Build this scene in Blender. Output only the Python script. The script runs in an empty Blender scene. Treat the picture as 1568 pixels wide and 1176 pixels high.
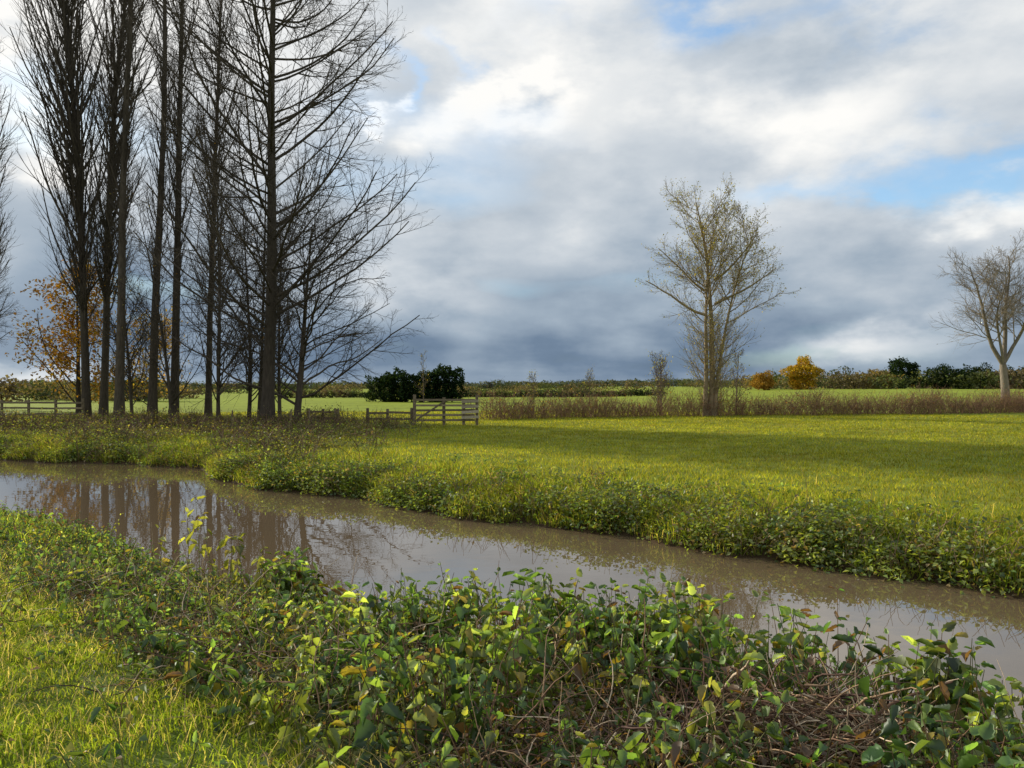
import bpy, math
import numpy as np
from mathutils import Vector
rng=np.random.default_rng(7)
D2R=math.pi/180
SUN_AZ=-54*D2R; SUN_EL=17*D2R

# ------------------------------------------------------------------ helpers
def nrm(a): return a/np.maximum(np.linalg.norm(a,axis=-1,keepdims=True),1e-9)
def sstep(a,b,x):
    t=np.clip((x-a)/(b-a),0,1); return t*t*(3-2*t)
def wob(x,y,s=1.0,ph=0.0):
    x=x*s;y=y*s
    return (np.sin(x*1.3+y*0.7+ph)+np.sin(-x*0.6+y*1.9+1.3+ph*2)+0.6*np.sin(x*3.1-y*2.3+ph)+0.4*np.sin(x*5.3+y*4.7+2.1)+0.3*np.sin(-x*9.1+y*7.7+ph))/3.3

class MB:
    def __init__(s): s.V=[];s.T=[];s.C=[];s.M=[];s.n=0
    def add(s,V,T,C,m=0):
        V=np.asarray(V,dtype=np.float32).reshape(-1,3);T=np.asarray(T,dtype=np.int64).reshape(-1,3)
        C=np.asarray(C,dtype=np.float32)
        if C.ndim==1: C=np.tile(C,(len(V),1))
        C=C.reshape(-1,3)
        s.V.append(V);s.T.append(T+s.n);s.C.append(C);s.M.append(np.full(len(T),m,dtype=np.int32));s.n+=len(V)
    def build(s,name,mats,smooth=True,parent=None):
        V=np.concatenate(s.V);T=np.concatenate(s.T);C=np.concatenate(s.C);M=np.concatenate(s.M)
        me=bpy.data.meshes.new(name)
        me.vertices.add(len(V));me.vertices.foreach_set('co',V.ravel())
        me.loops.add(T.size);me.loops.foreach_set('vertex_index',T.ravel().astype(np.int32))
        me.polygons.add(len(T));me.polygons.foreach_set('loop_start',np.arange(0,T.size,3,dtype=np.int32))
        me.polygons.foreach_set('material_index',M)
        me.polygons.foreach_set('use_smooth',np.full(len(T),smooth))
        for m in mats: me.materials.append(m)
        a=me.color_attributes.new('Col','FLOAT_COLOR','POINT')
        a.data.foreach_set('color',np.concatenate([C,np.ones((len(C),1),dtype=np.float32)],1).ravel())
        me.update(calc_edges=True)
        o=bpy.data.objects.new(name,me);bpy.context.scene.collection.objects.link(o)
        if parent: o.parent=parent
        return o

def tubes(mb,P,R,sides,col,m=0):
    N,n,_=P.shape
    if N==0: return
    T=np.empty_like(P);T[:,1:-1]=P[:,2:]-P[:,:-2];T[:,0]=P[:,1]-P[:,0];T[:,-1]=P[:,-1]-P[:,-2];T=nrm(T)
    mean=nrm(T.mean(1))
    ref=np.where(np.abs(mean[:,2:3])>0.8,np.array([[1.,0.13,0]]),np.array([[0.,0,1.]]))
    ref=np.repeat(ref[:,None],n,1)
    A=nrm(np.cross(T,ref));B=np.cross(T,A)
    ang=np.arange(sides)*2*math.pi/sides
    V=P[:,:,None]+R[:,:,None,None]*(A[:,:,None]*np.cos(ang)[None,None,:,None]+B[:,:,None]*np.sin(ang)[None,None,:,None])
    base=(np.arange(N)*n*sides)[:,None,None]+(np.arange(n-1)*sides)[None,:,None]
    k=np.arange(sides)[None,None,:];k2=(k+1)%sides
    a=base+k;b=base+k2;c=base+sides+k2;d=base+sides+k
    F=np.stack([np.stack([a,b,c],-1),np.stack([a,c,d],-1)],-2).reshape(-1,3)
    col=np.asarray(col)
    if col.ndim==1: C=np.tile(col,(V.size//3,1))
    else: C=np.repeat(col,n*sides,0)
    mb.add(V.reshape(-1,3),F,C,m)

def leaf_template(kind,fold,droop):
    if kind==2:   # toothed nettle leaf
        side=[(.10,.34,.08),(.27,.50,.10),(.33,.39,.06),(.52,.43,.04),(.60,.30,.0),(.78,.24,-.06),(.84,.13,-.1)]
        t=[(0,0,0)]+[(a,-b,c) for a,b,c in side]+[(1,0,-droop*1.6)]+[(a,b,c) for a,b,c in side]+[(.30,0,-fold*.3),(.64,0,-fold*.3-droop*.5)]
        A,B=16,17;tri=[]
        for L in ([1,2,3,4,5,6,7],[9,10,11,12,13,14,15]):
            q=[(0,A,L[0]),(L[0],A,L[1]),(L[1],A,L[2]),(L[2],A,B),(L[2],B,L[3]),(L[3],B,L[4]),(L[4],B,L[5]),(L[5],B,L[6]),(L[6],B,8)]
            if L[0]==9: q=[(a,c,b) for a,b,c in q]
            tri+=q
        return t,tri
    if kind==1:
        t=[(0,0,0),(.28,-.5,.1),(.62,-.36,.02),(1,0,-droop*1.6),(.62,.36,.02),(.28,.5,.1),(.33,0,-fold*.3),(.68,0,-fold*.3-droop*.5)]
        return t,[(0,6,1),(1,6,7),(1,7,2),(2,7,3),(0,5,6),(5,4,7),(5,7,6),(4,3,7)]
    return [(0,0,0),(.45,-.5,fold*.5),(1,0,-droop),(.45,.5,fold*.5)],[(0,2,1),(0,3,2)]
def leaves(mb,P,A,L,W,C,m=1,big=0,fold=0.25,droop=0.15):
    N=len(P)
    if N==0: return
    L=np.broadcast_to(L,(N,))[:,None];W=np.broadcast_to(W,(N,))[:,None]
    A=nrm(A);r=rng.normal(size=(N,3))*0.4+np.array([0,0,1.]);S=nrm(np.cross(A,r));U=np.cross(S,A)
    tmpl,tri=leaf_template(int(big),fold,droop)
    V=np.stack([P+A*L*a+S*W*b+U*L*c for a,b,c in tmpl],1)
    T=(np.arange(N)*len(tmpl))[:,None,None]+np.array(tri)[None]
    C=np.asarray(C)
    if C.ndim==1: C=np.tile(C,(N,1))
    mb.add(V.reshape(-1,3),T,np.repeat(C,len(tmpl),0),m)

def blades(mb,P,H,W,C,m=0,lean=0.5,seg=2,ld=None):
    N=len(P);az=rng.uniform(0,2*math.pi,N)
    S=np.stack([np.cos(az),np.sin(az),np.zeros(N)],1)
    la=rng.uniform(0,2*math.pi,N);l=rng.uniform(0.1,1,N)*lean
    Ld=np.stack([np.cos(la),np.sin(la),np.zeros(N)],1)*l[:,None]
    if ld is not None: Ld=Ld+np.array(ld)
    Z=np.array([[0,0,1.]]);H=np.broadcast_to(H,(N,))[:,None];W=np.broadcast_to(W,(N,))[:,None]
    if seg==2:
        mid=P+H*(0.55*Z+0.25*Ld);tip=P+H*(0.85*Z+Ld*0.95)
        V=np.stack([P-S*W*.5,P+S*W*.5,mid-S*W*.4,mid+S*W*.4,tip],1);tri=[(0,1,3),(0,3,2),(2,3,4)];k=5
    else:
        V=np.stack([P-S*W*.5,P+S*W*.5,P+H*(Z*.9+Ld)],1);tri=[(0,1,2)];k=3
    T=(np.arange(N)*k)[:,None,None]+np.array(tri)[None]
    C=np.asarray(C)
    if C.ndim==1: C=np.tile(C,(N,1))
    mb.add(V.reshape(-1,3),T,np.repeat(C,k,0),m)

def vary(N,cols,w=None,sd=0.25):
    cols=np.array(cols)
    if w is not None: w=np.array(w)/np.sum(w)
    i=rng.choice(len(cols),N,p=w)
    return cols[i]*np.exp(rng.normal(0,sd,(N,1)))

# ------------------------------------------------------------------ materials
def newmat(name):
    m=bpy.data.materials.new(name);m.use_nodes=True;nt=m.node_tree;nt.nodes.clear();return m,nt
def N_(nt,t,**k):
    n=nt.nodes.new(t)
    for a,b in k.items(): setattr(n,a,b)
    return n
def foliage_mat(name,trans=0.45,gloss=0.05,rough=0.5,nscale=6.0):
    m,nt=newmat(name);l=nt.links
    at=N_(nt,'ShaderNodeAttribute',attribute_name='Col')
    tc=N_(nt,'ShaderNodeNewGeometry')
    no=N_(nt,'ShaderNodeTexNoise');no.inputs['Scale'].default_value=nscale;no.inputs['Detail'].default_value=2
    l.new(tc.outputs['Position'],no.inputs['Vector'])
    mr=N_(nt,'ShaderNodeMapRange');mr.inputs[1].default_value=.3;mr.inputs[2].default_value=.7;mr.inputs[3].default_value=.7;mr.inputs[4].default_value=1.25
    l.new(no.outputs['Fac'],mr.inputs[0])
    mx=N_(nt,'ShaderNodeVectorMath',operation='SCALE');l.new(at.outputs['Color'],mx.inputs[0]);l.new(mr.outputs[0],mx.inputs['Scale'])
    df=N_(nt,'ShaderNodeBsdfDiffuse');tr=N_(nt,'ShaderNodeBsdfTranslucent');gl=N_(nt,'ShaderNodeBsdfGlossy');gl.inputs['Roughness'].default_value=rough
    gl.inputs['Color'].default_value=(.9,.95,.9,1)
    tcg=N_(nt,'ShaderNodeVectorMath',operation='MULTIPLY');tcg.inputs[1].default_value=(2.0,1.9,.6);l.new(mx.outputs[0],tcg.inputs[0])
    l.new(mx.outputs[0],df.inputs[0]);l.new(tcg.outputs[0],tr.inputs[0])
    a=N_(nt,'ShaderNodeMixShader');a.inputs[0].default_value=trans;l.new(df.outputs[0],a.inputs[1]);l.new(tr.outputs[0],a.inputs[2])
    out=a
    if gloss>0:
        b=N_(nt,'ShaderNodeMixShader');b.inputs[0].default_value=gloss;l.new(a.outputs[0],b.inputs[1]);l.new(gl.outputs[0],b.inputs[2]);out=b
    o=N_(nt,'ShaderNodeOutputMaterial');l.new(out.outputs[0],o.inputs[0]);return m
def solid_mat(name,rough=0.85,nscale=8.0,lo=.6,hi=1.3,bump=0.3,stretch=(1,1,1),spec=0.2):
    m,nt=newmat(name);l=nt.links
    at=N_(nt,'ShaderNodeAttribute',attribute_name='Col');tc=N_(nt,'ShaderNodeNewGeometry')
    mp=N_(nt,'ShaderNodeMapping');mp.inputs['Scale'].default_value=stretch;l.new(tc.outputs['Position'],mp.inputs[0])
    no=N_(nt,'ShaderNodeTexNoise');no.inputs['Scale'].default_value=nscale;no.inputs['Detail'].default_value=4;no.inputs['Roughness'].default_value=.65
    l.new(mp.outputs[0],no.inputs['Vector'])
    mr=N_(nt,'ShaderNodeMapRange');mr.inputs[1].default_value=.3;mr.inputs[2].default_value=.7;mr.inputs[3].default_value=lo;mr.inputs[4].default_value=hi
    l.new(no.outputs['Fac'],mr.inputs[0])
    mx=N_(nt,'ShaderNodeVectorMath',operation='SCALE');l.new(at.outputs['Color'],mx.inputs[0]);l.new(mr.outputs[0],mx.inputs['Scale'])
    p=N_(nt,'ShaderNodeBsdfPrincipled');p.inputs['Roughness'].default_value=rough;p.inputs['Specular IOR Level'].default_value=spec
    l.new(mx.outputs[0],p.inputs['Base Color'])
    if bump>0:
        bp=N_(nt,'ShaderNodeBump');bp.inputs['Strength'].default_value=bump;bp.inputs['Distance'].default_value=.05
        l.new(no.outputs['Fac'],bp.inputs['Height']);l.new(bp.outputs[0],p.inputs['Normal'])
    o=N_(nt,'ShaderNodeOutputMaterial');l.new(p.outputs[0],o.inputs[0]);return m
M_leaf=foliage_mat('leaf_green',gloss=.045,rough=.5);M_grass=foliage_mat('grass_blade',trans=.5,gloss=.0,nscale=1.2)
M_mass=foliage_mat('foliage_mass',trans=.25,gloss=0.0,nscale=.5)
M_bark=solid_mat('bark',nscale=5,stretch=(2,2,.4));M_ground=solid_mat('ground_soil_grass',nscale=1.5,lo=.65,hi=1.3,bump=.5,spec=.05)
M_wood=solid_mat('weathered_wood',nscale=9,stretch=(1,1,3),bump=.4)
M_stem=solid_mat('dry_stem',nscale=30,bump=0)

# ------------------------------------------------------------------ terrain
YF=([-300,-60,-21,-14,-11.5,-10.2,-9.4,-4.2,-.5,4.85,7.1,10.0,20,60],[80,43,31.6,29.6,28.6,25.6,24.6,20.5,17.3,13.3,10.8,7.6,-2,-41])
YN=([-300,-60,-14,-8,-4.6,-2.3,.5,2,4,8,20,60],[70,36,18.8,14,11,9,7.3,6.3,4.8,1.6,-9,-48])
def yf(x): return np.interp(x,*YF)+.3*np.sin(x*1.1)+.16*np.sin(x*2.9+1)+.09*np.sin(x*6.1)
def yn(x): return np.interp(x,*YN)+.1*np.sin(x*1.7)
def terr(x,y):
    x=np.asarray(x,float);y=np.asarray(y,float)
    a=yf(x);b=yn(x)
    sf=(y-a)*.8;sn=(b-y)*.77
    far=np.interp(sf,[0,.3,1.0,2.5,6,12],[0,.2,.4,.62,.74,.8])+.05*wob(x,y,.5)*sstep(1,5,sf)+.06*wob(x,y,2.)*sstep(.2,1,sf)*sstep(4,1,sf)
    far+=1.7*sstep(60,150,y)*sstep(5,75,x)+.6*sstep(150,500,y)
    near=np.interp(sn,[0,.25,1.3,2.4,4],[0,.3,.93,1.2,1.35])+.06*wob(x,y,1.3)*sstep(.5,2,sn)
    inside=-.7*sstep(0,1.2,np.minimum(-sf,-sn))
    return np.where(sf>0,far,np.where(sn>0,near,inside))
def axis(lo,hi,c,n):
    t=np.linspace(-1,1,n);k=7.0
    s=np.sinh(k*t)/np.sinh(k)
    return np.where(s<0,c+s*(c-lo),c+s*(hi-c))
xs=axis(-1800,1800,-1,520);ys=axis(-400,3000,12,520)
X,Y=np.meshgrid(xs,ys);Z=terr(X,Y)
nx=len(xs);ny=len(ys)
i=(np.arange(ny-1)[:,None]*nx+np.arange(nx-1)[None]).ravel()
T=np.concatenate([np.stack([i,i+1,i+nx+1],1),np.stack([i,i+nx+1,i+nx],1)])
def field_col(x,y):
    n=wob(x,y,.25,1.)[...,None]*.5+.5
    a=np.array([.24,.25,.035]);b=np.array([.165,.205,.03])
    c=a*n+b*(1-n)
    far=sstep(58,75,y)[...,None]
    return c*(1-far)+np.array([.26,.31,.035])*(.85+.3*n)*far
C=field_col(X,Y)
sf=(Y-yf(X))*.8;sn=(yn(X)-Y)*.77
mud=np.array([.06,.04,.022])
f=(1-sstep(.4,1.3,sf))[...,None]; C=np.where((sf>0)[...,None],C*(1-f)+mud*f,C)
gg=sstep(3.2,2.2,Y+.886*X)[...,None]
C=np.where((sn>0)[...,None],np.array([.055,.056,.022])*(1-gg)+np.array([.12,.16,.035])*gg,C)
C=np.where(((sf<=0)&(sn<=0))[...,None],mud,C)
def brushy(x,y): return sstep(-3.5,-9,x+.8*wob(x,y,.6))*sstep(46,40,y)*(.15+.85*sstep(-.3,.35,wob(x,y,.55,2.)))
lb=(brushy(X,Y)*sstep(.2,1,sf))[...,None]*.85
C=C*(1-lb)+np.array([.075,.055,.028])*lb
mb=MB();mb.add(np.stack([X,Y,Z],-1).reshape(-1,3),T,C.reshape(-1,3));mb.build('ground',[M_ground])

# ------------------------------------------------------------------ water
m,nt=newmat('muddy_river_water');l=nt.links
p=N_(nt,'ShaderNodeBsdfPrincipled');p.inputs['Base Color'].default_value=(.145,.103,.06,1);p.inputs['Roughness'].default_value=.012;p.inputs['IOR'].default_value=1.7
g=N_(nt,'ShaderNodeNewGeometry');mp=N_(nt,'ShaderNodeMapping');mp.inputs['Rotation'].default_value=(0,0,.7);mp.inputs['Scale'].default_value=(1,1.6,1);l.new(g.outputs['Position'],mp.inputs[0])
n1=N_(nt,'ShaderNodeTexNoise');n1.inputs['Scale'].default_value=1.3;n1.inputs['Detail'].default_value=2;l.new(mp.outputs[0],n1.inputs['Vector'])
bp=N_(nt,'ShaderNodeBump');bp.inputs['Strength'].default_value=.06;bp.inputs['Distance'].default_value=.03;l.new(n1.outputs['Fac'],bp.inputs['Height']);l.new(bp.outputs[0],p.inputs['Normal'])
o=N_(nt,'ShaderNodeOutputMaterial');l.new(p.outputs[0],o.inputs[0]);M_water=m
mb=MB();mb.add([(-300,-80,0),(70,-80,0),(70,90,0),(-300,90,0)],[(0,1,2),(0,2,3)],(.1,.1,.1));mb.build('river_water',[M_water],smooth=False)

# ------------------------------------------------------------------ trees
def grow(start,dirs,L,R0,nseg,up=0.05,wander=.08,taper=.35,r=None):
    N=len(start);P=np.empty((N,nseg+1,3));P[:,0]=start;d=nrm(dirs);st=(L/nseg)[:,None]
    for k in range(nseg):
        P[:,k+1]=P[:,k]+d*st
        d=nrm(d+np.array([0,0,up])+rng.normal(0,wander,(N,3)))
    Rr=R0[:,None]*np.linspace(1,taper,nseg+1)[None]
    return P,Rr
THICK=.010
def spawn(P,R,k,t0,t1,ang,L,rf,nseg,up=.05,wander=.08,taper=.35,rmin=.008,angsd=8,flat=0.0):
    N,n,_=P.shape
    t=(np.arange(k)[None]+rng.uniform(0,1,(N,k)))/k*(t1-t0)+t0
    f=t*(n-1);i=np.minimum(f.astype(int),n-2);w=(f-i)[...,None]
    I=np.arange(N)[:,None]
    S=P[I,i]*(1-w)+P[I,i+1]*w
    Rp=R[I,i]*(1-w[...,0])+R[I,i+1]*w[...,0]
    tg=nrm(P[I,i+1]-P[I,i])
    rv=rng.normal(size=(N,k,3)); rv[...,2]*=(1-flat)
    pv=nrm(np.cross(tg,np.cross(rv,tg)))
    a=(ang+rng.normal(0,angsd,(N,k)))*D2R
    d=np.cos(a)[...,None]*tg+np.sin(a)[...,None]*pv
    pl=np.linalg.norm(P[:,1:]-P[:,:-1],axis=-1).sum(1)[:,None]
    Ln=L(t,pl)*rng.uniform(.7,1.15,(N,k))
    R0=np.maximum(np.minimum(Rp*rf,Ln*THICK+.004),rmin)
    return grow(S.reshape(-1,3),d.reshape(-1,3),Ln.ravel(),R0.ravel(),nseg,up,wander,taper)
def flare(R):
    R[:,0]*=1.35;R[:,1]*=1.04;return R
def trunk(x,y,h,r,lean=(0,0),nseg=16,wander=.012,taper=.12,z0=None):
    z=terr(x,y)-.25 if z0 is None else z0
    P,R=grow(np.array([[x,y,float(z)]]),np.array([[lean[0]/h,lean[1]/h,1.]]),np.array([h]),np.array([r]),nseg,0,wander,taper)
    return P,flare(R)
def tree_obj(name,parts,bark,leafparts=()):
    mb=MB()
    for P,R in parts:
        sides=8 if R.max()>.15 else (5 if R.max()>.06 else 3)
        c=np.array(bark)*np.exp(rng.normal(0,.12,(len(P),1)))
        tubes(mb,P,R,sides,c,0)
    for a in leafparts: leaves(mb,*a[0],**a[1])
    return mb.build(name,[M_bark,M_leaf])
def leafset(P,n,size,cols,spread=.3):
    N=len(P);i=rng.integers(0,N,n);j=rng.integers(1,P.shape[1],n)
    pts=P[i,j]+rng.normal(0,spread,(n,3))
    return ((pts,rng.normal(size=(n,3)),size*rng.uniform(.6,1.3,n),size*.75*rng.uniform(.6,1.2,n),vary(n,cols)),dict(m=1))
DARK=(.088,.070,.05)

def poplar(x,y,h,r,lean,wid=1.0,t0=.22,k=75,rm=1.0):
    P0,R0=trunk(x,y,h,r,lean,taper=.25)
    env=lambda t,pl: wid*(1.8+4.6*np.sin(np.clip((t-.05)/.95,0,1)*math.pi)**.7)*rng.choice([.55,.9,1.25],t.shape)
    P1,R1=spawn(P0,R0,k,t0,.98,24,env,.5,7,up=.15,wander=.055,angsd=8,rmin=.014*rm)
    P2,R2=spawn(P1,R1,8,.12,.97,26,lambda t,pl: .42*pl*(1.1-t*.6),.6,4,up=.13,wander=.07,rmin=.009*rm)
    P3,R3=spawn(P2,R2,4,.15,.97,26,lambda t,pl: .6*pl*(1.1-t*.5),.7,2,up=.12,rmin=.0065*rm)
    tree_obj('poplar_tree',[(P0,R0),(P1,R1),(P2,R2),(P3,R3)],DARK)
poplar(-28.6,52,36,.29,(-.9,0),1.15,.17,210)
poplar(-29.6,56,37,.29,(1.2,0),1.05,.2,170)
poplar(-25.4,50,35,.31,(.3,0),.65,.25,110)
poplar(-24.2,52,36,.30,(.8,0),.6,.25,105)
poplar(-23.2,53,37,.30,(1.3,0),.7,.24,115)
poplar(-22.4,57,35,.24,(.6,0),.75,.22,120)
# extra poplars added beyond the left edge of the view to shade the field
for px_,py_ in [(-51,68),(-52,74),(-57,74),(-57,80)]: poplar(px_,py_,34,.36,(0,0),1.3,.12,170,2.4)

def spreading(name,x,y,h,r,lean,env,k1=46,t0=.16,a1=60,up=.05,bark=DARK,k=(9,5,3),leaf=None,rm=.008,wander=.07,flat=.3,nseg=18,angsd=8):
    P0,R0=trunk(x,y,h,r,lean,nseg=nseg,wander=.015,taper=.1)
    P1,R1=spawn(P0,R0,k1,t0,.99,a1,env,.5,9,up=up,wander=wander,rmin=.018,flat=flat,angsd=angsd)
    P2,R2=spawn(P1,R1,k[0],.15,.97,42,lambda t,pl:.42*pl*(1.15-t*.7),.6,5,up=up*.8,wander=.08,rmin=.011)
    P3,R3=spawn(P2,R2,k[1],.15,.97,40,lambda t,pl:.5*pl*(1.1-t*.6),.65,4,up=up,wander=.09,rmin=rm)
    parts=[(P0,R0),(P1,R1),(P2,R2),(P3,R3)];lastP=P3
    if k[2]:
        P4,R4=spawn(P3,R3,k[2],.2,.97,38,lambda t,pl:.6*pl*(1.1-t*.5),.7,2,up=up,rmin=rm*.8);parts.append((P4,R4));lastP=P4
    lp=[leafset(lastP,*leaf)] if leaf else []
    return tree_obj(name,parts,bark,lp)
THICK=.0085
spreading('alder_tree',-13.6,43,35,.36,(.7,0),lambda t,pl:11.2*(1.04-t)**.5*np.where(t<.3,.72+t*.9,1),k1=104,t0=.13,a1=66,up=.075,k=(13,6,2),flat=.5,wander=.06)
spreading('hawthorn_tree',-12.4,44.5,11.8,.22,(.6,0),lambda t,pl:7.8*(1.12-t)**.6,k1=38,t0=.1,a1=60,up=.01,k=(11,7,2),wander=.12,flat=.4)
THICK=.010
for (x,y,h,w) in [(-15.7,46,14,4.2),(-19.0,50,17,4.8),(-17.0,52,20,4.6),(-21.5,49,14,4.2),(-26.5,54,12,4.4),(-20.5,54,20,4.6),(-15.0,50,13,4.0)]:
    spreading('ash_tree',x,y,h,.13,(rng.normal(0,.8),0),lambda t,pl,w=w:w*(1.2-t)**.6,k1=46,t0=.08,a1=42,up=.08,k=(9,6,0),wander=.1,leaf=(170,.12,[(.22,.17,.03),(.24,.12,.02)],.3))
OR=[(.42,.21,.025),(.34,.16,.02),(.46,.29,.035),(.24,.13,.025)]
spreading('maple_tree',-34.2,61,11.2,.22,(0,0),lambda t,pl:5.4*(1.1-t)**.5*rng.choice([.7,1.,1.15],t.shape),k1=30,t0=.06,a1=60,up=.05,k=(7,5,0),leaf=(5200,.27,OR,.4))
spreading('maple_tree',-29.5,63,7.5,.16,(0,0),lambda t,pl:4.6*(1.1-t)**.5,k1=22,t0=.1,a1=60,up=.05,k=(7,5,0),leaf=(1700,.24,[(.36,.24,.04),(.3,.17,.03)],.4))
spreading('oak_tree',-43.2,60,11,.25,(0,0),lambda t,pl:6.8*(1.15-t)**.5,k1=36,t0=.3,a1=62,up=.03,k=(10,6,2),wander=.13)

YG=[(.26,.22,.035),(.30,.24,.045),(.17,.18,.04)]
def willow(x,y):
    z=float(terr(x,y))-.2;B=(.30,.235,.14)
    st=np.array([[x-.25,y,z],[x+.15,y+.1,z],[x+.35,y-.1,z]])
    d=np.array([[-.03,0,1],[.03,0,1],[.09,.02,1]])
    P0,R0=grow(st,d,np.array([14.0,16.6,14.]),np.array([.22,.27,.17]),14,.02,.035,.15);R0=flare(R0)
    P1,R1=spawn(P0,R0,17,.5,.97,50,lambda t,pl:5.4*(1.3-t)**.45,.6,7,up=.13,wander=.1,rmin=.03,flat=.35)
    PL,RL=grow(np.array([[x-.3,y,8.4],[x+.4,y,9.2],[x-.3,y,10.2],[x+.4,y,11.]]),np.array([[-1,0,.3],[1,-.2,.5],[-1,.2,.7],[1,.2,.7]]),np.array([5.2,5.2,4.8,4.8]),np.array([.12,.11,.1,.1]),7,.07,.09,.3)
    P1=np.concatenate([P1,PL]);R1=np.concatenate([R1,RL])
    P2,R2=spawn(P1,R1,12,.2,.97,42,lambda t,pl:.42*pl*(1.1-t*.5),.6,5,up=.08,wander=.11,rmin=.015)
    P3,R3=spawn(P2,R2,8,.15,.97,36,lambda t,pl:.55*pl*(1.1-t*.5),.7,3,up=.07,wander=.1,rmin=.0095)
    P4,R4=spawn(P0,R0,40,.04,.50,50,lambda t,pl:.8+2.2*np.sin(np.clip(t/.52,0,1)*3.14),.3,5,up=.2,wander=.1,rmin=.018)
    P5,R5=spawn(P4,R4,8,.15,.95,30,lambda t,pl:.5*pl,.7,3,up=.15,rmin=.010)
    tree_obj('willow_tree',[(P0,R0),(P1,R1),(P2,R2),(P3,R3),(P4,R4),(P5,R5)],B,
      [leafset(P3,5200,.13,YG,.12),leafset(P5,2400,.12,YG,.12),leafset(P2,900,.14,YG,.2)])
willow(14.8,58)
def forked(x,y):
    z=float(terr(x,y))-.2;B=(.24,.2,.155)
    P0,R0=grow(np.array([[x+.3,y,z]]),np.array([[-.06,0,1.]]),np.array([4.6]),np.array([.46]),5,0,.03,.75);R0=flare(R0)
    top=P0[0,-1];dd=np.array([[-.62,0,1],[.25,.2,1],[-.25,-.3,1],[.6,.1,.9]])
    P1,R1=grow(np.tile(top,(4,1)),dd,np.array([11.5,12.5,11.,11.]),np.array([.25,.27,.16,.22]),10,.03,.10,.2)
    P2,R2=spawn(P1,R1,19,.22,.98,52,lambda t,pl:6.6*(1.2-t)**.6,.6,7,up=.04,wander=.14,rmin=.035)
    P3,R3=spawn(P2,R2,11,.15,.97,42,lambda t,pl:.45*pl*(1.1-t*.5),.6,4,up=.05,wander=.12,rmin=.018)
    P4,R4=spawn(P3,R3,7,.15,.97,40,lambda t,pl:.55*pl,.7,3,up=.05,rmin=.011)
    tree_obj('ash_tree',[(P0,R0),(P1,R1),(P2,R2),(P3,R3),(P4,R4)],B,[leafset(P4,700,.15,[(.25,.18,.08),(.2,.14,.06)],.1)])
forked(54,85)
for (x,y,h,w) in [(13.2,70,5.2,2.2),(12.0,62,4.0,2.),(11.3,59,4.6,1.8),(17.4,60,5.0,1.8),(-12,105,7,1.8),(27,100,5,2.4),(2,74,3.5,1.6),(9,90,4,2)]:
    spreading('field_maple_sapling',x,y,h,.07,(0,0),lambda t,pl,w=w:w*(1.15-t)**.5,k1=22,t0=.08,a1=40,up=.12,k=(6,4,0),bark=(.15,.11,.08),leaf=(140,.13,YG,.2),rm=.010,nseg=8)

# ------------------------------------------------------------------ hedges and distant masses
def along(pts,n,jit):
    pts=np.array(pts,float);s=np.r_[0,np.cumsum(np.linalg.norm(np.diff(pts,axis=0),axis=1))]
    t=rng.uniform(0,s[-1],n);x=np.interp(t,s,pts[:,0])+rng.normal(0,jit,n);y=np.interp(t,s,pts[:,1])+rng.normal(0,jit,n)
    return x,y
def hedge(name,pts,n,h,jit,bark,leafn,leafc,ls=.12):
    mb=MB();x,y=along(pts,n,jit);z=terr(x,y)-.05
    hh=h*(1+.5*wob(x,y,.45))*rng.uniform(.4,1.15,n)
    P,R=grow(np.stack([x,y,z],1),np.stack([rng.normal(0,.5,n),rng.normal(0,.35,n),np.ones(n)],1),np.maximum(hh,.15),np.full(n,.014),4,.0,.2,.5)
    tubes(mb,P,R,3,vary(n,bark,sd=.25))
    P2,R2=spawn(P,R,3,.3,.95,45,lambda t,pl:.4*pl,.7,2,up=.05,wander=.2,rmin=.009)
    tubes(mb,P2,R2,3,vary(len(P2),bark,sd=.25))
    if leafn:
        a=leafset(P2,leafn,ls,leafc,.08);leaves(mb,*a[0],**a[1])
    return mb.build(name,[M_stem,M_leaf])
BR=[(.26,.15,.09),(.31,.19,.11),(.19,.12,.07)]
hedge('hawthorn_hedge',[(-1.6,52),(6,56),(17,59),(41,65),(60,76),(110,100)],9500,1.7,.7,BR,9000,[(.26,.18,.05),(.28,.13,.04),(.13,.15,.03)])
hedge('bramble_thicket',[(-38,44),(-24,42),(-15,43.5),(-9.5,44)],2600,.9,1.5,[(.12,.08,.055),(.16,.11,.07)],6000,[(.12,.15,.03),(.2,.16,.04)])
def mass(name,blobs,size,n_per):
    mb=MB()
    for (x,y,rx,ry,h,cols) in blobs:
        z=float(terr(x,y));n=int(n_per*max(.4,rx*h/16))
        v=nrm(rng.normal(size=(n,3)));r=rng.uniform(.55,1,(n,1))**.5
        lob=1+.22*np.sin(v[:,:1]*5+x)+.2*np.sin(v[:,2:]*6+y)+.14*np.sin(v[:,:1]*13+v[:,2:]*11)
        p=v*r*lob*np.array([rx,ry,h*.5])+np.array([x,y,z+h*.47])
        p[:,2]=np.maximum(p[:,2],z+.05)
        leaves(mb,p,rng.normal(size=(n,3))+np.array([0,0,.3]),size*rng.uniform(.5,1.3,n),size*rng.uniform(.4,1,n),vary(n,cols,sd=.3),m=0)
        P,R=grow(np.array([[x,y,z-.2]]),np.array([[0,0,1.]]),np.array([h*.7]),np.array([max(.08,h*.025)]),4,0,.05,.3);tubes(mb,P,R,5,(.06,.045,.03),0)
    return mb.build(name,[M_mass])
EV=[(.022,.04,.018),(.03,.052,.02),(.016,.028,.016)]
mass('conifer_clump',[(-18.6,112,2.2,2,4.3,EV),(-16.4,113,2.4,2,4.9,EV),(-13.8,111,2.3,2,4.4,EV),(-11.8,112,1.8,2,4.6,EV),(-10.,112,1.9,1.8,5.4,EV),(-8.6,111,1.6,1.8,5.2,EV)],.38,4000)
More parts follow.
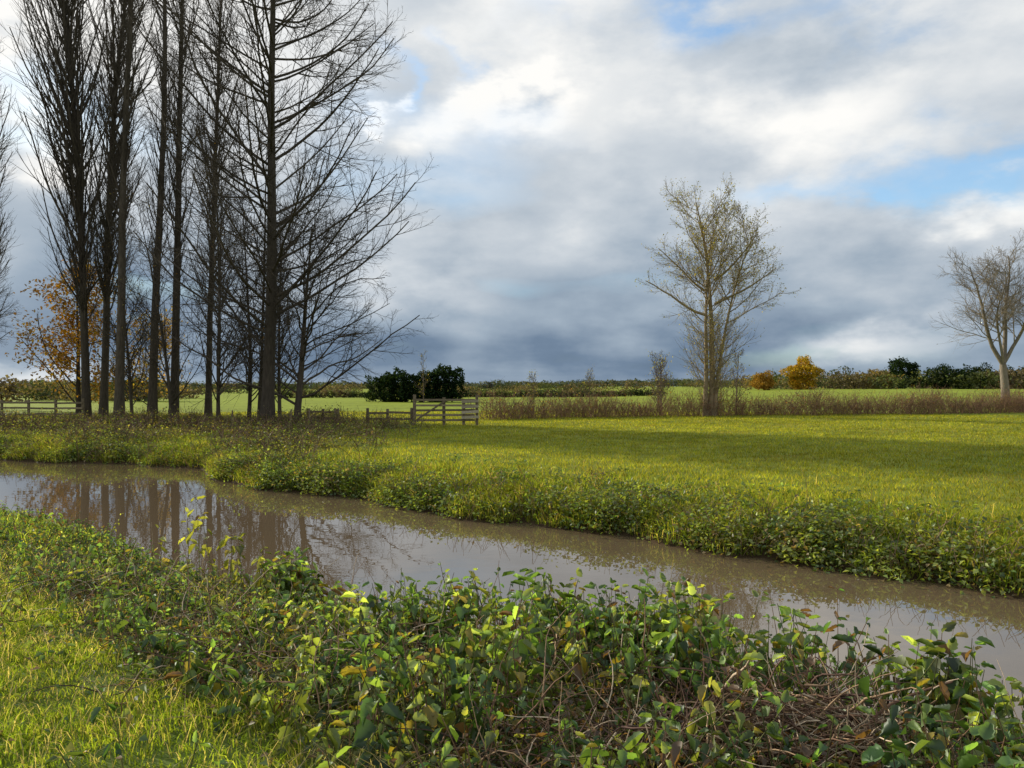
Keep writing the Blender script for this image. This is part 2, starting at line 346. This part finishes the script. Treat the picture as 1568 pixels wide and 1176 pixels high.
GO=[(.42,.29,.035),(.34,.26,.035),(.45,.27,.035)]
mass('autumn_oak_tree',[(64,170,3.6,3.5,7.,GO)],.42,5000)
mass('autumn_beech_tree',[(56,172,2.2,2.2,3.8,[(.32,.19,.04),(.26,.15,.04)])],.4,4000)
mass('yew_tree',[(91,180,3.,3.,6.8,EV)],.5,4000)
mass('conifer_hedge',[(88+3.1*k,160+1.5*k,2.7,2.,4.5+.4*math.sin(k*2.1),EV) for k in range(16)],.4,2300)
bl=[]
PAL=[[(.15,.12,.085),(.18,.14,.10)],[(.09,.11,.05),(.12,.13,.055)],[(.2,.16,.10),(.17,.14,.09)],[(.055,.075,.045),(.08,.095,.05)],[(.25,.18,.08),(.2,.15,.07)]]
for k in range(120):
    a=rng.uniform(-46,46)*D2R;d=rng.uniform(240,330);h=rng.choice([1.6,2.2,3.2,4.6],p=[.4,.3,.2,.1])
    bl.append((d*math.sin(a),d*math.cos(a),rng.uniform(3,9),3,h*rng.uniform(.8,1.2),PAL[rng.choice(5,p=[.3,.3,.1,.28,.02])]))
for k in range(48):
    a=rng.uniform(17,40)*D2R;d=rng.uniform(175,230);bl.append((d*math.sin(a),d*math.cos(a),rng.uniform(2.5,6),3,rng.uniform(2.,5.),PAL[rng.choice([0,2,4,3,1])]))
for k in range(40):
    a=rng.uniform(-42,-22)*D2R;d=rng.uniform(120,190);bl.append((d*math.sin(a),d*math.cos(a),rng.uniform(3,5),3,rng.uniform(2.,3.8),PAL[rng.choice([0,1,2,3])]))
mass('distant_treeline',bl,.6,420)
bl=[]
FARP=[[(.09,.11,.09),(.11,.12,.10)],[(.10,.12,.12),(.09,.11,.10)],[(.13,.13,.10),(.11,.12,.09)]]  # greyed palette: distance haze painted into the foliage colour
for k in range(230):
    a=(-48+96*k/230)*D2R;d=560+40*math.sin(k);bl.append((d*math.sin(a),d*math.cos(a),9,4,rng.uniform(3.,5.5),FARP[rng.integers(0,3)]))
mass('distant_woodland',bl,1.3,150)
bl=[]
for k in range(60):
    t=k/60;bl.append((-45+75*t,150+12*math.sin(t*3),1.2,1,rng.uniform(1.,1.5),PAL[rng.choice([1,3,0])]))
mass('field_hedge',bl,.35,800)

# ------------------------------------------------------------------ fences
def board(mb,p0,p1,w,h,col):
    p0=np.array(p0,float);p1=np.array(p1,float);t=nrm(p1-p0)
    up=np.array([0,0,1.]) if abs(t[2])<.9 else np.array([0,1.,0])
    s=nrm(np.cross(t,up));u=np.cross(s,t);b=min(w,h)*.18
    prof=[(-w/2+b,-h/2),(w/2-b,-h/2),(w/2,-h/2+b),(w/2,h/2-b),(w/2-b,h/2),(-w/2+b,h/2),(-w/2,h/2-b),(-w/2,-h/2+b)]
    V=[p0+s*a+u*c for a,c in prof]+[p1+s*a+u*c for a,c in prof]
    T=[]
    for k in range(8):
        j=(k+1)%8;T+=[(k,j,8+j),(k,8+j,8+k)]
    for k in range(1,7): T+=[(0,k+1,k),(8,8+k,8+k+1)]
    mb.add(V,T,np.array(col)*math.exp(rng.normal(0,.18)))
WD=(.20,.155,.10)
def fence(name,pts,rails,hpost,spacing):
    mb=MB();pts=np.array(pts,float)
    posts=[]
    for a,b in zip(pts[:-1],pts[1:]):
        n=max(1,int(round(np.linalg.norm(b-a)/spacing)))
        for k in range(n): posts.append(a+(b-a)*k/n)
    posts.append(pts[-1]);g=[float(terr(*p)) for p in posts]
    for p,z in zip(posts,g):
        l=rng.normal(0,.03,2);board(mb,(p[0],p[1],z-.3),(p[0]+l[0],p[1]+l[1],z+hpost+rng.normal(0,.04)),.15,.13,WD)
    for (p,z),(q,zq) in zip(zip(posts[:-1],g[:-1]),zip(posts[1:],g[1:])):
        for h in rails: board(mb,(p[0],p[1]-.10,z+h+rng.normal(0,.02)),(q[0],q[1]-.10,zq+h+rng.normal(0,.02)),.045,.12,WD)
    return mb.build(name,[M_wood],smooth=False)
fence('wooden_rail_fence',[(-8.4,45),(-7.2,44.6),(-5.75,44.2)],[.35,.7],.95,1.4)
fence('wooden_rail_fence',[(-45,52),(-28,50.5)],[.4,.8,1.15],1.35,2.0)
fence('wooden_rail_fence',[(-12.4,47),(-10.4,46)],[.35,.7],.9,1.2)
def gate(x0,x1,y):
    mb=MB();z=float(terr(x0,y))
    for x,h in [(x0,1.75),((x0+x1)/2-.1,1.6),(x1,1.75),(x1-.75,1.5)]:
        board(mb,(x,y,z-.3),(x,y,z+h),.17,.17,WD)
    for h in (.3,.58,.86,1.14,1.45): board(mb,(x0+.1,y-.13,z+h),(x1-.1,y-.13,z+h+rng.normal(0,.02)),.05,.12,(.24,.19,.12))
    board(mb,(x0+.1,y-.19,z+.3),((x0+x1)/2,y-.19,z+1.4),.04,.1,WD)
    for h in (.45,.75,1.05,1.35): board(mb,(x1-.85,y-.32,z+h),(x1+.12,y-.32,z+h+.05),.04,.15,(.45,.38,.26))
    return mb.build('wooden_field_gate',[M_wood],smooth=False)
gate(-5.55,-2.0,44)
mb=MB()
for x,y in [(-11.9,41.5),(-11.1,42.2),(-9.6,42.5),(-14.7,40.5),(-9.9,43)]:
    z=float(terr(x,y));board(mb,(x,y,z-.2),(x+.06,y,z+1.0),.07,.07,WD)
mb.build('fence_stakes',[M_wood],smooth=False)

# ------------------------------------------------------------------ field grass
G_F=[(.235,.245,.033),(.30,.28,.045),(.16,.195,.027),(.33,.27,.09)]
mb=MB()
n=290000
d=13+57*rng.uniform(0,1,n)**1.25;a=rng.uniform(-42,42,n)*D2R
x=d*np.sin(a);y=d*np.cos(a);s=(y-yf(x))*.8
k=s>.5;x,y,s,d=x[k],y[k],s[k],d[k];n=len(x)
pat=wob(x,y,.3,2.)
tall=1+1.6*np.clip(wob(x,y,.9,3.),0,1)*sstep(7,1,s)+.5*np.clip(wob(x,y,2.2,1.),0,1)
C=vary(n,G_F,[.4,.25,.25,.1],.2)*(1+.3*pat+.2*wob(x,y,1.1,4.))[:,None]
straw=(sstep(.35,.8,wob(x,y,.55,5.))*(rng.uniform(size=n)<.35))[:,None];C=C*(1-straw)+np.array([.28,.22,.09])*straw
b_=brushy(x,y);keep=rng.uniform(size=n)>b_*.6
brn=(b_*(rng.uniform(size=n)<.5))[:,None];C=C*(1-brn)+np.array([.12,.10,.04])*brn
x,y,d,tall,C=x[keep],y[keep],d[keep],tall[keep],C[keep];n=len(x)
blades(mb,np.stack([x,y,terr(x,y)-.01],1),rng.uniform(.05,.12,n)*tall,.012+.0006*d,C,seg=1,lean=.9)
mb.build('meadow_grass',[M_grass],smooth=False)

# ------------------------------------------------------------------ far bank plants
LG=[(.08,.13,.03),(.14,.19,.045),(.20,.23,.055),(.19,.14,.06)]
def clumps(mb,x,y,hc,m_,spread,size,cols,w,flatz=.45):
    n=len(x)
    px=x[:,None]+rng.normal(0,spread,(n,m_));py=y[:,None]+rng.normal(0,spread,(n,m_))
    pz=np.maximum(terr(px,py),0.)+rng.uniform(.05,1,(n,m_))*hc[:,None]
    C=np.repeat(vary(n,cols,w,.25),m_,0)*np.exp(rng.normal(0,.25,(n*m_,1)))
    sz=size*rng.uniform(.65,1.3,n*m_)
    leaves(mb,np.stack([px,py,pz],-1).reshape(-1,3),rng.normal(size=(n*m_,3))*np.array([1,1,flatz]),sz,sz*.68,C,m=0)
mb=MB();n=6000
x=rng.uniform(-26,17,n);s=rng.exponential(1.05,n)+.02;s=np.where(x<-11,s*2.0,s);y=yf(x)+s/.8
dens=wob(x,y,.8,.7);k=(rng.uniform(size=n)<np.clip(.46+dens*1.0,.04,1))&(s<5);x,y,s=x[k],y[k],s[k];n=len(x)
hc=rng.uniform(.08,.46,n)*(1+.9*wob(x,y,.9,2.))*(.35+.65*sstep(2.6,.6,s))+.06
clumps(mb,x,y,np.maximum(hc,.05),24,.17,.09,LG,[.22,.35,.33,.1])
n=70000;x=rng.uniform(-26,17,n);s=np.abs(rng.normal(0,1.5,n));y=yf(x)+s/.8
k=rng.uniform(size=n)<.65-.6*wob(x,y,.8,.7);x,y=x[k],y[k];n=len(x)
blades(mb,np.stack([x,y,np.maximum(terr(x,y),0)],1),rng.uniform(.12,.36,n)*(1+.5*wob(x,y,1.5,6.)),.018,vary(n,[(.20,.25,.04),(.27,.27,.055),(.38,.30,.15),(.12,.17,.03)],[.4,.25,.15,.2]),m=1,lean=1.3,ld=(0,-.35,-.1))
n=1500;x=rng.uniform(-24,17,n);s=np.abs(rng.normal(.3,.8,n));y=yf(x)+s/.8
P,R=grow(np.stack([x,y,terr(x,y)],1),np.stack([rng.normal(0,.5,n),rng.normal(-.1,.5,n),np.ones(n)],1),rng.uniform(.3,.8,n),np.full(n,.006),4,-.05,.2,.6)
tubes(mb,P,R,3,vary(n,[(.3,.21,.13),(.18,.11,.07)]),2)
mb.build('far_bank_vegetation',[M_leaf,M_grass,M_stem])
mb=MB();n=5200
x=rng.uniform(-34,-2.5,n);y=rng.uniform(24,44,n);s=(y-yf(x))*.8
k=(s>.4)&(rng.uniform(size=n)<brushy(x,y)*sstep(-.5,.5,wob(x,y,.9,1.)));x,y=x[k],y[k];n=len(x)
clumps(mb,x,y,rng.uniform(.15,.75,n),26,.3,.11,[(.10,.13,.03),(.15,.18,.04),(.15,.11,.05),(.23,.21,.05)],[.35,.3,.17,.18])
n2_=3500;i=rng.integers(0,n,n2_);xx=x[i]+rng.normal(0,.4,n2_);yy=y[i]+rng.normal(0,.4,n2_)
P,R=grow(np.stack([xx,yy,terr(xx,yy)],1),np.stack([rng.normal(0,.7,n2_),rng.normal(0,.5,n2_),np.ones(n2_)],1),rng.uniform(.3,1.3,n2_),np.full(n2_,.010),5,-.08,.2,.6)
tubes(mb,P,R,3,vary(n2_,[(.2,.13,.08),(.12,.08,.05)]),2)
mb.build('bramble_patch',[M_leaf,M_grass,M_stem])

# ------------------------------------------------------------------ near bank
def nettles(mb,x,y,H,L,cols,w=None,K=8,ln=.16,kind=2,vg=(.35,1.)):
    n=len(x)
    if n==0: return
    z=terr(x,y);H=np.asarray(H);ln=rng.normal(0,ln,(n,2))
    top=np.stack([x+ln[:,0]*H,y+ln[:,1]*H,z+H],1);bot=np.stack([x,y,z-.02],1)
    mid=(top+bot)/2+rng.normal(0,.02,(n,3))
    P=np.stack([bot,mid,top],1);tubes(mb,P,np.tile([.004,.0035,.002],(n,1)),3,vary(n,[(.14,.14,.05),(.2,.12,.07)]),2)
    t=np.linspace(.22,1,K)[None,:]*np.ones((n,1))+rng.normal(0,.03,(n,K));t=np.clip(t,.1,1)
    B=bot[:,None]*(1-t[...,None])+top[:,None]*t[...,None]
    ph=rng.uniform(0,6.28,(n,1))+np.arange(K)[None]*math.pi/2
    pc=vary(n,cols,w,.32)
    vig=rng.uniform(vg[0],vg[1],(n,1))
    for sg in (0,math.pi):
        az=ph+sg+rng.normal(0,.35,(n,K))
        el=np.where(t>.93,.4,-.45)+rng.normal(0,.45,(n,K))
        A=np.stack([np.cos(az)*np.cos(el),np.sin(az)*np.cos(el),np.sin(el)],-1)
        Ls=L[:,None]*np.where(t>.93,.6,1.15-.35*t)*rng.uniform(.5,1.3,(n,K))
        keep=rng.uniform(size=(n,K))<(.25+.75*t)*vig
        C=np.repeat(pc,K,0).reshape(n,K,3)*np.exp(rng.normal(0,.28,(n,K,1)))*(.6+.65*t[...,None])  # colour brightens up the stem: sunlit tips painted into the leaves
        u=rng.uniform(size=(n,K,1));C=np.where(u<.05,np.array([.30,.24,.05]),C);C=np.where(u>.95,np.array([.16,.09,.05]),C)
        b=B+A*(Ls*.25)[...,None]
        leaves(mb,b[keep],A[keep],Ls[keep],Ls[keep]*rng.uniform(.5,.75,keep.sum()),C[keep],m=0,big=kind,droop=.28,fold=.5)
def bank_pts(n,x0,x1,s0,s1):
    x=rng.uniform(x0,x1,n);s=rng.uniform(s0,s1,n);return x,yn(x)-s/.77,s
NC=[(.08,.14,.04),(.125,.185,.05),(.18,.22,.06),(.25,.26,.065),(.045,.09,.03)]
NW=[.28,.3,.2,.08,.14]
mb=MB()
x,y,s=bank_pts(13500,-16,7,.1,4.8)
gz=y+.886*x+.5*wob(x,y,1.1,.4)
right=sstep(-3.0,-.3,x)
mound=wob(x,y,1.25,2.2);fine=wob(x,y,3.3,.9)
inheap=(((x-1.45)/.7)**2+((y-3.75)/.36)**2<1)|(((x-.3)/.4)**2+((y-4.9)/.2)**2<1)
dens=np.where(gz>2.7,.40+.5*wob(x,y,1.1,1.1)+.35*fine+.3*right,.05)*np.where(inheap,.14,1)
k=(rng.uniform(size=len(x))<dens)&(x*x+(y)**2>2.4**2);x,y,s,right,mound,fine=x[k],y[k],s[k],right[k],mound[k],fine[k]
H=(rng.uniform(.06,.26,len(x))*(1-right)+rng.uniform(.15,.54,len(x))*right)*(1+.75*mound+.3*fine)
H=np.clip(H,.05,.76);L=rng.uniform(.035,.08,len(x))*(1+.55*right)
nr=np.hypot(x,y)<6.6
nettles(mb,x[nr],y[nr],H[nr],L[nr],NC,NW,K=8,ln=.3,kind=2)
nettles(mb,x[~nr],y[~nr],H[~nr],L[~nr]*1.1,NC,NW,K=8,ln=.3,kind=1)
# clumps of tall nettles on the crest of the bank
cx=np.array([.45,.75,1.1,-.55,-1.9,1.75,2.35,2.9,-.1,.95]);cy=np.array([5.25,5.0,4.85,5.7,6.7,4.6,4.2,3.85,4.2,4.3])
n=230;i=rng.integers(0,len(cx),n);x=cx[i]+rng.normal(0,.16,n);y=cy[i]+rng.normal(0,.13,n)
nettles(mb,x,y,rng.uniform(.42,.74,n)*np.where(cx[i]<-.3,.8,1),rng.uniform(.09,.13,n),NC,[.3,.35,.25,.05,.05],K=10,ln=.12,kind=2,vg=(.7,1.1))
tx=np.array([-2.9,-2.75,-2.6,-3.1,-2.45,-2.2,-3.6]);ty=np.array([7.2,7.3,7.1,7.4,7.0,7.0,7.9])
nettles(mb,tx,ty,np.array([.88,.78,.65,.72,.6,.5,.5]),np.full(7,.11),NC[1:4],None,K=10)
n=60000;x,y,s=bank_pts(n,-16,7,.0,5.5);gz=y+.886*x+.5*wob(x,y,1.1,.4)
k=rng.uniform(size=n)<np.where(gz>2.5,.9,.12);x,y,s=x[k],y[k],s[k];n=len(x)
sz=rng.uniform(.015,.055,n)
leaves(mb,np.stack([x,y,terr(x,y)+rng.uniform(0,.12,n)],1),rng.normal(size=(n,3))*np.array([1,1,.4]),sz,sz*.7,vary(n,NC+[(.2,.12,.06),(.27,.2,.12)],[.2,.2,.15,.08,.12,.15,.1],.3),m=0)
mb.build('nettle_bank',[M_leaf,M_grass,M_stem])
mb=MB()
def gpatch(n,x0,x1,y0,y1,hl,hh,w,thr,cols=None,p=None,lo=.10,lean=1.0):
    x=rng.uniform(x0,x1,n);y=rng.uniform(y0,y1,n);gz=y+.886*x+.5*wob(x,y,1.1,.4)
    pr=np.where(gz<thr,1,lo);k=(rng.uniform(size=n)<pr*(.75+.5*wob(x,y,2.2,3)))&((yn(x)-y)*.77>.1)
    x,y=x[k],y[k];m=len(x);tuft=1+.8*wob(x,y,2.6,5.)
    C=vary(m,cols,p,.22)*(1+.35*wob(x,y,1.4,4.))[:,None]
    blades(mb,np.stack([x,y,terr(x,y)-.01],1),rng.uniform(hl,hh,m)*tuft,w,C,lean=lean)
GC=[(.24,.32,.045),(.31,.36,.06),(.15,.23,.035),(.42,.36,.18)]
gpatch(300000,-6.5,2.5,1.4,8,.03,.10,.0065,2.9,cols=GC,p=[.4,.28,.2,.12],lo=.10,lean=1.3)
gpatch(26000,-16,-5,5,18,.06,.2,.009,99,cols=GC,p=[.4,.25,.25,.1])
gpatch(22000,-6,4,2.,8,.10,.22,.004,2.9,cols=[(.50,.41,.27),(.30,.30,.08)],p=[.7,.3],lo=.5,lean=2.0)
mb.build('bank_grass',[M_grass],smooth=False)
mb=MB()
def heap(cx,cy,rad,n,L,r,zh,ax=1.4,ay=.8):
    a=rng.uniform(0,6.28,n);q=rad*np.sqrt(rng.uniform(0,1,n));x=cx+q*np.cos(a)*ax;y=cy+q*np.sin(a)*ay
    z=terr(x,y)+rng.uniform(0,zh,n)*(1-.6*q/rad)
    dr=np.stack([rng.normal(0,1,n),rng.normal(0,.7,n),rng.normal(.25,.4,n)],1)
    P,R=grow(np.stack([x,y,z],1),dr,rng.uniform(.3,1,n)*L,rng.uniform(.4,1.3,n)*r,7,-.06,.2,.4)
    P[...,2]=np.maximum(P[...,2],terr(P[...,0],P[...,1])+.01)
    tubes(mb,P,R,4,vary(n,[(.33,.22,.13),(.19,.11,.07),(.10,.06,.045),(.50,.39,.27)],[.3,.28,.22,.2],sd=.25),0)
heap(1.4,3.75,.52,850,.55,.0055,.42);heap(.3,4.9,.45,260,.45,.0045,.4);heap(-1.2,4.6,1.0,160,.5,.004,.1);heap(.4,3.4,.55,300,.5,.0045,.3);heap(2.4,4.1,.5,120,.5,.004,.4)
heap(1.3,3.9,.5,14,.75,.010,.4);heap(.0,4.6,1.6,420,.5,.0035,.4,1.2,.6);heap(-3.2,6.3,1.6,350,.45,.0035,.22,1.2,.6)
n=160;x=rng.uniform(-4,3,n);y=yn(x)-rng.uniform(1,3.0,n)/.77
P,R=grow(np.stack([x,y,terr(x,y)],1),np.stack([rng.normal(0,.5,n),rng.normal(0,.4,n),np.ones(n)],1),rng.uniform(.3,.8,n),np.full(n,.0038),7,-.10,.18,.4)
tubes(mb,P,R,4,vary(n,[(.36,.27,.18),(.22,.13,.09)]),0)
n=8000;a=rng.normal(0,1,(n,2));x=1.2+a[:,0]*.7;y=3.8+a[:,1]*.45
sz=rng.uniform(.02,.05,n);leaves(mb,np.stack([x,y,terr(x,y)+rng.uniform(0,.22,n)],1),rng.normal(size=(n,3)),sz,sz*.6,vary(n,[(.18,.10,.06),(.12,.07,.045),(.1,.13,.04)]),m=1)
mb.build('dead_stem_heap',[M_stem,M_leaf])

# ------------------------------------------------------------------ sky
sc=bpy.context.scene
w=bpy.data.worlds.new('World');sc.world=w;w.use_nodes=True;nt=w.node_tree;nt.nodes.clear();l=nt.links
def setin(n,i,v):
    if v is None: return
    if isinstance(v,bpy.types.NodeSocket): l.new(v,n.inputs[i])
    else: n.inputs[i].default_value=v
def M(op,a,b=None,c=None,clamp=False):
    n=nt.nodes.new('ShaderNodeMath');n.operation=op;n.use_clamp=clamp
    for i,v in enumerate((a,b,c)): setin(n,i,v)
    return n.outputs[0]
def VM(op,a,b=None,c=None):
    n=nt.nodes.new('ShaderNodeVectorMath');n.operation=op
    for i,v in enumerate((a,b,c)): setin(n,i,v)
    return n
tc=nt.nodes.new('ShaderNodeTexCoord');sp=nt.nodes.new('ShaderNodeSeparateXYZ');l.new(tc.outputs['Generated'],sp.inputs[0])
x,y,z=sp.outputs
z0=M('MAXIMUM',z,0.0)
zp=M('ADD',z0,.16)
cb=nt.nodes.new('ShaderNodeCombineXYZ');l.new(M('DIVIDE',x,zp),cb.inputs[0]);l.new(M('DIVIDE',y,zp),cb.inputs[1]);cb.inputs[2].default_value=3.3
def noise(vec,s,det,ro=.55,dist=0.0):
    n=nt.nodes.new('ShaderNodeTexNoise');n.inputs['Scale'].default_value=s;n.inputs['Detail'].default_value=det;n.inputs['Roughness'].default_value=ro;n.inputs['Distortion'].default_value=dist;l.new(vec,n.inputs['Vector']);return n
n1=noise(cb.outputs[0],1.1,3,.5,.0)
mp=VM('MULTIPLY',tc.outputs['Generated'],(1,1,2.0))
n2=noise(mp.outputs[0],5.2,6,.55,.0)
ae=nt.nodes.new('ShaderNodeCombineXYZ')
l.new(M('MULTIPLY',M('ARCTAN2',x,y),57.2958),ae.inputs[0]);l.new(M('MULTIPLY',M('ARCSINE',z),57.2958),ae.inputs[1])
amp=M('MULTIPLY_ADD',z0,22.0,2.5)
wp=VM('MULTIPLY',VM('SUBTRACT',n2.outputs['Color'],(.5,.5,.5)).outputs[0],(3.2,1.8,0))
sc_=nt.nodes.new('ShaderNodeVectorMath');sc_.operation='SCALE';l.new(wp.outputs[0],sc_.inputs[0]);l.new(amp,sc_.inputs['Scale'])
AE=VM('ADD',ae.outputs[0],sc_.outputs[0]).outputs[0]
def blob(acc,a0,e0,sa,se,wt):
    q=VM('MULTIPLY_ADD',AE,(1/sa,1/se,0),(-a0/sa,-e0/se,0)).outputs[0]
    d=VM('DOT_PRODUCT',q,q).outputs['Value']
    return M('MULTIPLY_ADD',M('POWER',.3679,d),wt,acc)
rp=nt.nodes.new('ShaderNodeFloatCurve')
cv=rp.mapping.curves[0];pts=[(0,.46),(.03,.36),(.12,.58),(.25,.70),(.42,.76),(1,.54)]
cv.points[0].location=pts[0];cv.points[1].location=pts[-1]
for q in pts[1:-1]: cv.points.new(*q)
rp.mapping.update();l.new(z0,rp.inputs['Value'])
B=rp.outputs[0]
B=M('MULTIPLY_ADD',M('SUBTRACT',n1.outputs['Fac'],.5),.5,B)
B=M('MULTIPLY_ADD',M('SUBTRACT',n2.outputs['Fac'],.5),.9,B)
for b in [(-32,22,5,4,.4),(-33,15,5,2,.35),(-21,21,10,8,.2),(4,19.0,4.5,2.4,.30),(-2,17,5,1.8,.18),(25,19,8,4,.12),
          (-5,6.3,5,2.3,.18),(31,11.5,4,1.4,.3),(26,2.8,6,1.1,.42),(-32,.9,4,.9,.55),(-8.6,18.5,1,.8,.3),
          (8,3,13,2.6,-.14),(-30,8,6,5,-.16),(-4,14,5,3,.12),(-54,19,14,12,.6)]:
    B=blob(B,*b)
cr=nt.nodes.new('ShaderNodeValToRGB');l.new(B,cr.inputs[0]);e=cr.color_ramp.elements
e[0].position=0;e[0].color=(.09,.14,.21,1);e[1].position=1.0;e[1].color=(1.0,.99,.96,1)
for p_,c_ in [(.25,(.17,.24,.34)),(.5,(.35,.43,.52)),(.75,(.62,.67,.72))]:
    q=e.new(p_);q.color=(*c_,1)
blue=M('MULTIPLY',M('SUBTRACT',.40,n1.outputs['Fac']),M('MULTIPLY',z0,12.0),clamp=True)
for b in [(29,13.6,8,1.4,1.1),(0,22.5,1.5,1.6,.8),(10,26,4,1.8,1.),(21,13.4,3,.9,.7),(21,2.2,5,.6,.5),(20,24,6,1.5,.5),(-8,20,1.6,1.6,.6)]:
    blue=blob(blue,*b)
bf=M('MULTIPLY',blue,M('MULTIPLY_ADD',n2.outputs['Fac'],-3.0,2.25),clamp=True)
bf=M('MULTIPLY',bf,.75)
sk=nt.nodes.new('ShaderNodeTexSky');sk.sky_type='NISHITA';sk.sun_disc=False;sk.sun_elevation=SUN_EL;sk.sun_rotation=SUN_AZ
bs=nt.nodes.new('ShaderNodeBackground');bs.inputs[1].default_value=.15;l.new(VM('MULTIPLY',sk.outputs[0],(1.1,1.45,1.7)).outputs[0],bs.inputs[0])
bc=nt.nodes.new('ShaderNodeBackground');bc.inputs[1].default_value=1.0;l.new(cr.outputs[0],bc.inputs[0])
mx=nt.nodes.new('ShaderNodeMixShader');l.new(bf,mx.inputs[0]);l.new(bc.outputs[0],mx.inputs[1]);l.new(bs.outputs[0],mx.inputs[2])
ow=nt.nodes.new('ShaderNodeOutputWorld');l.new(mx.outputs[0],ow.inputs[0])

# ------------------------------------------------------------------ sun, camera
sd=bpy.data.lights.new('sun','SUN');sd.energy=5;sd.angle=.5*D2R;sd.color=(1,.91,.76);so=bpy.data.objects.new('sun',sd);sc.collection.objects.link(so)
v=Vector((math.sin(SUN_AZ)*math.cos(SUN_EL),math.cos(SUN_AZ)*math.cos(SUN_EL),math.sin(SUN_EL)))
so.rotation_euler=v.to_track_quat('Z','Y').to_euler()
cd=bpy.data.cameras.new('camera');cd.sensor_width=36;cd.lens=36*1184/1568;cd.clip_end=6000;cd.clip_start=.05
co=bpy.data.objects.new('camera',cd);sc.collection.objects.link(co);co.location=(0,0,3.0);co.rotation_euler=(90.2*D2R,0,0);sc.camera=co
sc.view_settings.view_transform='Standard';sc.view_settings.look='None';sc.view_settings.exposure=0
